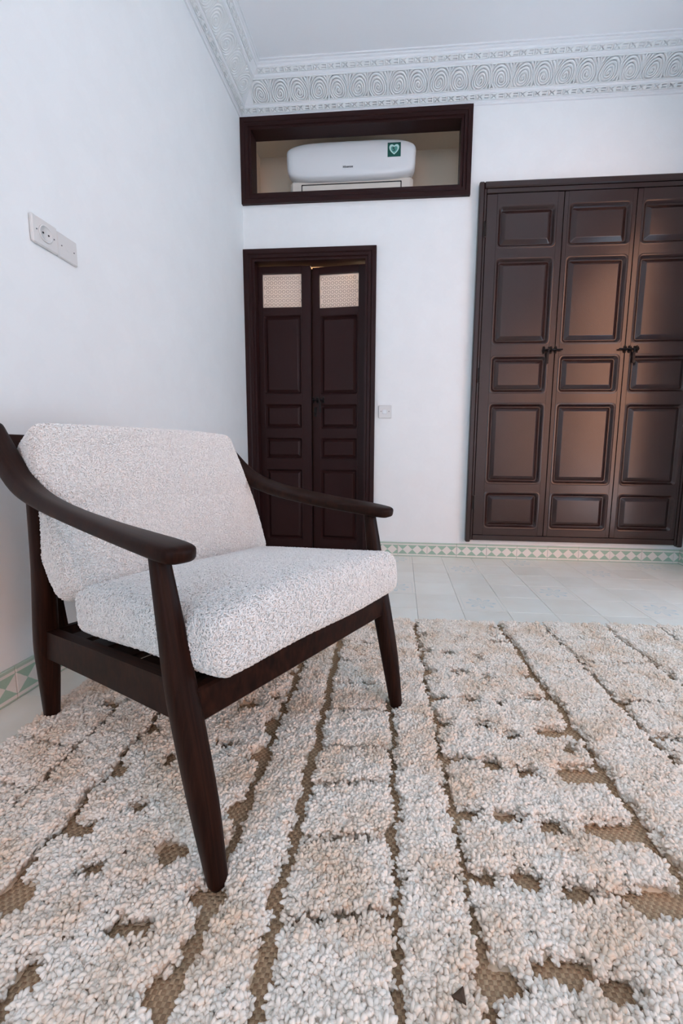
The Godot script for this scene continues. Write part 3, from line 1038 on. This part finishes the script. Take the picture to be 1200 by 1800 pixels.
# ---------------------------------------------------------------- rug
const RUG_TURN := 0.0474
const GROOVES := [[-0.676, 0.0045, -0.01], [-0.556, 0.0065, 0.0], [-0.246, 0.0115, 0.0], [-0.142, 0.0120, 0.0], [0.034, 0.0075, 0.0], [0.142, 0.0070, 0.0], [0.480, 0.0120, 0.006], [0.650, 0.0080, 0.0], [0.898, 0.0095, 0.01], [1.095, 0.007, 0.0], [1.27, 0.008, 0.0]]
const SPOTS := [[0.168, -0.838, 0.024, 0.009], [0.244, -0.827, 0.019, 0.015], [0.315, -0.806, 0.019, 0.014], [0.423, -0.939, 0.036, 0.017], [0.427, -0.806, 0.045, 0.024], [0.164, -0.699, 0.020, 0.009], [0.243, -0.692, 0.022, 0.012], [0.314, -0.677, 0.019, 0.015], [0.429, -0.673, 0.053, 0.020], [0.163, -0.579, 0.022, 0.008], [0.238, -0.579, 0.021, 0.014], [0.311, -0.563, 0.024, 0.012], [0.42, -0.554, 0.045, 0.021], [0.158, -0.449, 0.027, 0.013], [0.245, -0.463, 0.031, 0.013], [0.308, -0.446, 0.016, 0.012], [0.166, -1.071, 0.02, 0.01], [0.249, -1.065, 0.02, 0.009], [0.327, -1.056, 0.011, 0.009], [0.431, -1.081, 0.03, 0.010], [0.163, -0.961, 0.018, 0.009], [0.256, -0.964, 0.013, 0.008], [0.319, -0.922, 0.016, 0.010], [0.159, -1.208, 0.015, 0.010], [0.247, -1.211, 0.018, 0.010], [0.326, -1.179, 0.012, 0.011], [0.449, -1.197, 0.015, 0.009], [0.326, -1.305, 0.012, 0.014], [0.153, -1.348, 0.018, 0.010], [0.234, -1.335, 0.016, 0.010], [0.437, -0.884, 0.011, 0.013],
	[0.155, -1.47, 0.016, 0.01], [0.30, -1.45, 0.016, 0.01], [0.43, -1.43, 0.03, 0.01], [0.44, -1.56, 0.02, 0.012],
	[-0.537, -0.516, 0.025, 0.024], [-0.528, -0.631, 0.025, 0.014], [-0.541, -0.767, 0.018, 0.017], [-0.451, -0.808, 0.014, 0.019], [-0.444, -0.682, 0.014, 0.009], [-0.341, -0.597, 0.022, 0.018], [-0.45, -0.565, 0.016, 0.010], [-0.341, -0.485, 0.024, 0.010], [-0.443, -0.403, 0.011, 0.018], [-0.438, -0.428, 0.014, 0.016], [-0.258, -0.687, 0.02, 0.018], [-0.258, -0.825, 0.023, 0.021], [-0.263, -0.937, 0.015, 0.025], [-0.348, -0.859, 0.016, 0.007], [-0.344, -1.01, 0.028, 0.016], [-0.705, -0.994, 0.022, 0.015], [-0.251, -0.533, 0.022, 0.013], [-0.26, -0.421, 0.022, 0.016], [-0.281, -1.05, 0.012, 0.011],
	[-0.45, -0.93, 0.015, 0.012], [-0.45, -1.06, 0.016, 0.012], [-0.54, -0.9, 0.016, 0.014], [-0.34, -1.13, 0.018, 0.011], [-0.27, -1.18, 0.014, 0.014], [-0.45, -1.19, 0.016, 0.011], [-0.54, -1.04, 0.016, 0.012], [-0.34, -0.74, 0.008, 0.006],
	[0.69, -0.93, 0.02, 0.01], [0.84, -0.93, 0.02, 0.01], [0.667, -1.074, 0.014, 0.012]]
const CUTS := [[-0.142, 0.034, -0.502, 0.0045, 0.12], [-0.142, 0.034, -0.627, 0.0045, 0.1], [-0.142, 0.034, -0.75, 0.0040, 0.08], [-0.142, 0.034, -0.855, 0.0035, 0.03], [-0.142, 0.034, -0.998, 0.0030, 0.02], [-0.142, 0.034, -1.122, 0.0030, 0.03], [-0.142, 0.034, -1.257, 0.0030, 0.05], [-0.142, 0.034, -1.39, 0.0030, 0.0], [-0.142, 0.034, -1.51, 0.0030, 0.0], [-0.142, 0.034, -0.37, 0.0045, 0.1], [-0.142, 0.034, -0.24, 0.0045, 0.1], [0.65, 0.898, -1.075, 0.0025, 0.04], [0.65, 0.898, -1.29, 0.0022, 0.02], [0.65, 0.898, -0.88, 0.003, 0.03], [0.65, 0.898, -1.47, 0.002, 0.03], [-0.85, -0.676, -0.86, 0.0022, -0.2], [-0.85, -0.676, -0.74, 0.002, -0.2]]
var rug_noise := FastNoiseLite.new()

func pile_at(u: float, v: float) -> float:
	# distance into the pile: positive where wool stands, negative over bare backing
	var wob := rug_noise.get_noise_2d(u * 60.0, v * 60.0) * 0.006
	var d := 1.0
	for g in GROOVES:
		var cu: float = g[0] + g[2] * (v + 0.8) + rug_noise.get_noise_2d(g[0] * 300.0, v * 16.0) * 0.012
		d = minf(d, absf(u - cu) - g[1] * (1.0 + 0.35 * rug_noise.get_noise_2d(v * 22.0, g[0] * 500.0)) + wob * 0.35)
	for c in CUTS:
		if u > c[0] and u < c[1]:
			d = minf(d, absf(v - c[2] - (u - c[0]) * -c[4] + rug_noise.get_noise_2d(u * 40.0, c[2] * 90.0) * 0.008) - c[3] - wob * 0.4)
	for s in SPOTS:
		var du: float = absf(u - s[0])
		var dv: float = absf(v - s[1])
		if du < 0.09 and dv < 0.06:
			var q := pow(pow(du / (s[2] + 0.002), 3.0) + pow(dv / (s[3] + 0.003), 3.0), 0.3333)
			d = minf(d, (q - 1.0) * minf(s[2], s[3]) + wob)
	d = minf(d, u + 0.85 + wob)
	d = minf(d, v + 1.615 + wob * 1.5 + 0.012 * rug_noise.get_noise_1d(u * 9.0))
	return d

func tuft_mesh(kind: int) -> ArrayMesh:
	# a clump of soft wool strands, each curling over so that its tip points back down
	var st := begin()
	st.set_smooth_group(0)
	var r := RandomNumberGenerator.new()
	r.seed = 100 + kind
	for m in 4:
		var rings := []
		var n := 7
		var an := TAU * m / 4.0 + r.randf_range(-0.5, 0.5)
		var out := Vector3(cos(an), 0, sin(an) + [0.2, 0.7, 1.1, 0.4][kind]).normalized()
		var pos := Vector3(cos(an) * 0.0016, 0, sin(an) * 0.0016)
		var total := r.randf_range(1.7, 2.8)
		var fat := r.randf_range(0.0027, 0.0035)
		var len_ := r.randf_range(0.0025, 0.0032)
		var twist := r.randf_range(-0.5, 0.5)
		for k in n:
			var t := float(k) / (n - 1)
			var a := total * t * t
			var o2 := out.rotated(Vector3.UP, twist * t)
			var dir := (Vector3.UP * cos(a) + o2 * sin(a)).normalized()
			var u := Vector3(-o2.z, 0, o2.x)
			var w: float = fat * [0.8, 0.95, 1.05, 1.1, 1.1, 0.98, 0.55][k] * r.randf_range(0.9, 1.1)
			rings.append(ring(pos, u, dir.cross(u), w, w, 6, 2.0))
			pos += dir * len_
		skin(st, rings)
	return done(st)

func build_rug() -> void:
	rug_noise.seed = 12
	rug_noise.frequency = 1.0
	rug_noise.fractal_octaves = 2
	var rug := thing("rug", "cream shaggy wool rug with carved stripes over brown jute backing", "rug", Vector3.ZERO, RUG_TURN)
	var u0 := -0.858
	var u1 := 1.42
	var v0 := -1.622
	var v1 := 0.6
	put("backing", cboxm(Vector3(u0, 0.0005, v0), Vector3(u1, 0.0055, v1), 0.001), M.jute, rug)
	# body of the pile
	var cell := 0.0075
	var nu := int((u1 - u0) / cell)
	var nv := int((v1 - v0) / cell)
	var hts := PackedFloat32Array()
	hts.resize((nu + 1) * (nv + 1))
	for j in nv + 1:
		for i in nu + 1:
			var d := pile_at(u0 + i * cell, v0 + j * cell)
			hts[j * (nu + 1) + i] = d
	var st := begin()
	st.set_smooth_group(0)
	for j in nv:
		for i in nu:
			var k := j * (nu + 1) + i
			if maxf(maxf(hts[k], hts[k + 1]), maxf(hts[k + nu + 1], hts[k + nu + 2])) < 0.0: continue
			var c := []
			for q in [[0, 0], [1, 0], [1, 1], [0, 1]]:
				var d := hts[k + q[0] + q[1] * (nu + 1)]
				c.append(Vector3(u0 + (i + q[0]) * cell, 0.002 + 0.0165 * smoothstep(0.003, 0.012, d), v0 + (j + q[1]) * cell))
			quad(st, c[3], c[2], c[1], c[0])
	put("pile_body", done(st), M.wool_base, rug).set_meta("kind", "stuff")
	# tufts
	var lists := [[], [], [], []]
	var step := 0.0065
	var v := v0 + 0.002
	while v < 0.05:
		var u := u0 + 0.002
		while u < u1:
			var pu := u + rng.randf_range(-0.5, 0.5) * step
			var pv := v + rng.randf_range(-0.5, 0.5) * step
			var iu := clampi(int(round((pu - u0) / cell)), 0, nu)
			var iv := clampi(int(round((pv - v0) / cell)), 0, nv)
			var d := hts[iv * (nu + 1) + iu]
			if d > 0.0022:
				var big := rug_noise.get_noise_2d(pu * 7.0 + 40.0, pv * 7.0)
				var fine := rug_noise.get_noise_2d(pu * 45.0, pv * 45.0 + 70.0)
				var yaw := rng.randfn(0.0, 0.9) + big * 2.0
				var sc := rng.randf_range(0.8, 1.2) * (0.82 if d < 0.005 else 1.0)
				var b := Basis(Vector3.UP, yaw) * Basis(Vector3.RIGHT, rng.randf_range(-0.25, 0.25))
				var hs := sc * (1.0 + 0.3 * fine) * (0.75 if d < 0.006 else 1.0)
				b = b.scaled_local(Vector3(sc, hs, sc))
				var tan_ := clampf(0.2 + big * 0.9 + fine * 0.35 + rng.randf_range(-0.05, 0.05), 0.0, 1.0)
				var col := Color(0.95, 0.84, 0.735).lerp(Color(0.77, 0.57, 0.41), tan_ * 0.8)
				lists[rng.randi() % 4].append([Transform3D(b, Vector3(pu, 0.005 + 0.0065 * smoothstep(0.0, 0.01, d), pv)), col])
			u += step
		v += step
	for k in 4:
		var mm := MultiMesh.new()
		mm.transform_format = MultiMesh.TRANSFORM_3D
		mm.use_colors = true
		mm.mesh = tuft_mesh(k)
		mm.instance_count = lists[k].size()
		for i in lists[k].size():
			mm.set_instance_transform(i, lists[k][i][0])
			mm.set_instance_color(i, lists[k][i][1])
		var o := MultiMeshInstance3D.new()
		o.name = "wool_pile"
		o.multimesh = mm
		o.material_override = M.wool
		o.set_meta("kind", "stuff")
		rug.add_child(o, true)

# ---------------------------------------------------------------- small things
func build_air_conditioner() -> void:
	var zb := -D - 0.42
	var ac := thing("air_conditioner", "white split air conditioner with a green heart sticker in the high niche", "air conditioner", Vector3(-0.372, 2.34, zb))
	# front shell: rounded outline, slightly domed; local z towards the room
	var W := 0.43
	var H := 0.225
	var outline := func(z: float, grow: float) -> Array:
		var out := []
		var n := 48
		for k in n:
			var a := TAU * k / n
			var ca := cos(a)
			var sa := sin(a)
			var p := 5.0
			var x := signf(ca) * pow(absf(ca), 2.0 / p)
			var y := signf(sa) * pow(absf(sa), 2.0 / p)
			var narrow := 1.0 - 0.03 * (1.0 - y) * 0.5 - 0.05 * smoothstep(0.55, 1.0, y)
			out.append(Vector3(x * (W + grow) * narrow, 0.142 + H / 2.0 + y * (H / 2.0 + grow), z))
		return out
	var st := begin()
	st.set_smooth_group(0)
	var rings := []
	for s in [[0.215, -0.006], [0.24, 0.0], [0.285, 0.0], [0.305, -0.006], [0.315, -0.018], [0.320, -0.05], [0.322, -0.1]]:
		rings.append(outline.call(s[0], s[1]))
	skin(st, rings)
	put("front_panel", done(st), M.white_plastic, ac)
	st = begin()
	cbox(st, Vector3(-0.40, 0.03, 0.0), Vector3(0.40, 0.33, 0.225), 0.01)
	put("body", done(st), M.ac_body, ac)
	st = begin()
	cbox(st, Vector3(-0.41, 0.03, 0.10), Vector3(0.41, 0.17, 0.270), 0.02)
	put("underside", done(st), M.ac_body, ac)
	st = begin()
	cbox(st, Vector3(-0.325, 0.045, 0.262), Vector3(0.33, 0.128, 0.276), 0.004)
	put("louver", done(st), M.ac_body, ac)
	for x in [-0.328, 0.333]:
		put("seam", cboxm(Vector3(x - 0.003, 0.045, 0.262), Vector3(x + 0.003, 0.13, 0.273)), M.dark, ac)
	put("seam", cboxm(Vector3(-0.33, 0.128, 0.26), Vector3(0.335, 0.134, 0.273)), M.dark, ac)
	# lettering and sticker
	var tm := TextMesh.new()
	var fnt := SystemFont.new()
	fnt.font_names = PackedStringArray(["Droid Sans"])
	fnt.font_weight = 700
	tm.font = fnt
	tm.text = "Hisense"
	tm.font_size = 16
	tm.pixel_size = 0.0011
	tm.depth = 0.0008
	var lt := put("lettering", tm, M.letter, ac)
	lt.position = Vector3(-0.012, 0.200, 0.3228)
	st = begin()
	var s2 := 0.042
	var c := Vector3(0.285, 0.287, 0.3215)
	quad_uv(st, c + Vector3(-s2, -s2, 0.0008), c + Vector3(s2, -s2, 0.0008), c + Vector3(s2, s2, 0.0), c + Vector3(-s2, s2, 0.0), Vector2(0, 1), Vector2(1, 1), Vector2(1, 0), Vector2(0, 0))
	var stk := put("sticker", done(st), M.sticker, ac)
	stk.set_meta("label", "green square sticker with a white heart")

func plate_mesh(w: float, h: float, t: float) -> ArrayMesh:
	var st := begin()
	cbox(st, Vector3(-w / 2, -h / 2, 0), Vector3(w / 2, h / 2, t), 0.003)
	return done(st)

func build_plates() -> void:
	# two plates side by side on the left wall; local z points into the room
	var hole := func(parent: Node, x: float, y: float, z: float, r: float, called: String) -> void:
		var st := begin()
		tube(st, [Vector3(x, y, z - 0.002), Vector3(x, y, z + 0.0006)], r, 10)
		put(called, done(st), M.dark if called == "pin_hole" else M.letter, parent)
	var so := thing("wall_socket", "square off-white wall socket with a round recess, beside a blank plate", "socket", Vector3(XL, 1.309, -1.2035), PI / 2)
	put("plate", plate_mesh(0.087, 0.076, 0.011), M.plate, so)
	var st := begin()
	st.set_smooth_group(0)
	var rings := []
	for q in [[0.0235, 0.0105], [0.0235, 0.0135], [0.0215, 0.0145], [0.0195, 0.0135], [0.0192, 0.0118], [0.001, 0.0116]]:
		rings.append(ring(Vector3(0, 0, q[1]), Vector3.RIGHT, Vector3.UP, q[0], q[0], 28, 2.0))
	skin(st, rings)
	put("round_recess", done(st), M.plate, so)
	hole.call(so, -0.0095, 0, 0.0122, 0.0026, "pin_hole")
	hole.call(so, 0.0095, 0, 0.0122, 0.0026, "pin_hole")
	hole.call(so, -0.03, 0, 0.0112, 0.002, "screw")
	hole.call(so, 0.03, 0, 0.0112, 0.002, "screw")
	var bl := thing("blank_plate", "square off-white blank cover plate with two screws, beside the wall socket", "cover plate", Vector3(XL, 1.307, -1.288), PI / 2)
	put("plate", plate_mesh(0.078, 0.073, 0.008), M.plate, bl)
	put("centre_relief", cboxm(Vector3(-0.006, -0.007, 0.007), Vector3(0.006, 0.007, 0.0086), 0.0005), M.plate, bl)
	hole.call(bl, -0.024, 0, 0.0082, 0.002, "screw")
	hole.call(bl, 0.024, 0, 0.0082, 0.002, "screw")
	var sw := thing("light_switch", "small square white light switch on the wall beside the double door", "light switch", Vector3(-0.115, 0.975, -D))
	put("plate", plate_mesh(0.086, 0.084, 0.012), M.plate, sw)
	put("rocker", cboxm(Vector3(-0.017, -0.014, 0.011), Vector3(0.012, 0.014, 0.016), 0.002), M.white_plastic, sw)
	hole.call(sw, -0.026, 0.002, 0.0122, 0.003, "screw")
	hole.call(sw, 0.026, 0.002, 0.0122, 0.003, "screw")

func build_debris() -> void:
	for q in [["dry_leaf_fragment", "small brown triangular dry leaf bit on the solid wool stripe of the rug", 0.0850, -0.4305, 0.009, 0.6], ["dark_speck", "tiny black speck on the rug left of the front chair leg", -0.438, -0.565, 0.0035, 1.2], ["dark_speck", "tiny dark speck on the rug among the tan wool", -0.441, -0.443, 0.0022, 0.2]]:
		var st := begin()
		var s: float = q[4]
		var a := Vector3(-s, 0.0, -s * 0.7)
		var b := Vector3(s, 0.002, -s * 0.6)
		var c := Vector3(0.1 * s, 0.001, s)
		var t := Vector3(0, 0.0025, 0)
		var m := (a + b + c) / 3.0 + Vector3(0, 0.003, 0)
		tri(st, a + t, m + t, b + t); tri(st, b + t, m + t, c + t); tri(st, c + t, m + t, a + t)
		tri(st, a, b, c)
		quad(st, a, a + t, b + t, b); quad(st, b, b + t, c + t, c); quad(st, c, c + t, a + t, a)
		var o := put(q[0], done(st), mat(Color(0.3, 0.215, 0.15), 0.8), null)
		o.position = Vector3(q[2], 0.0265, q[3])
		o.rotation.y = q[5]
		o.set_meta("label", q[1])
		o.set_meta("category", "debris")
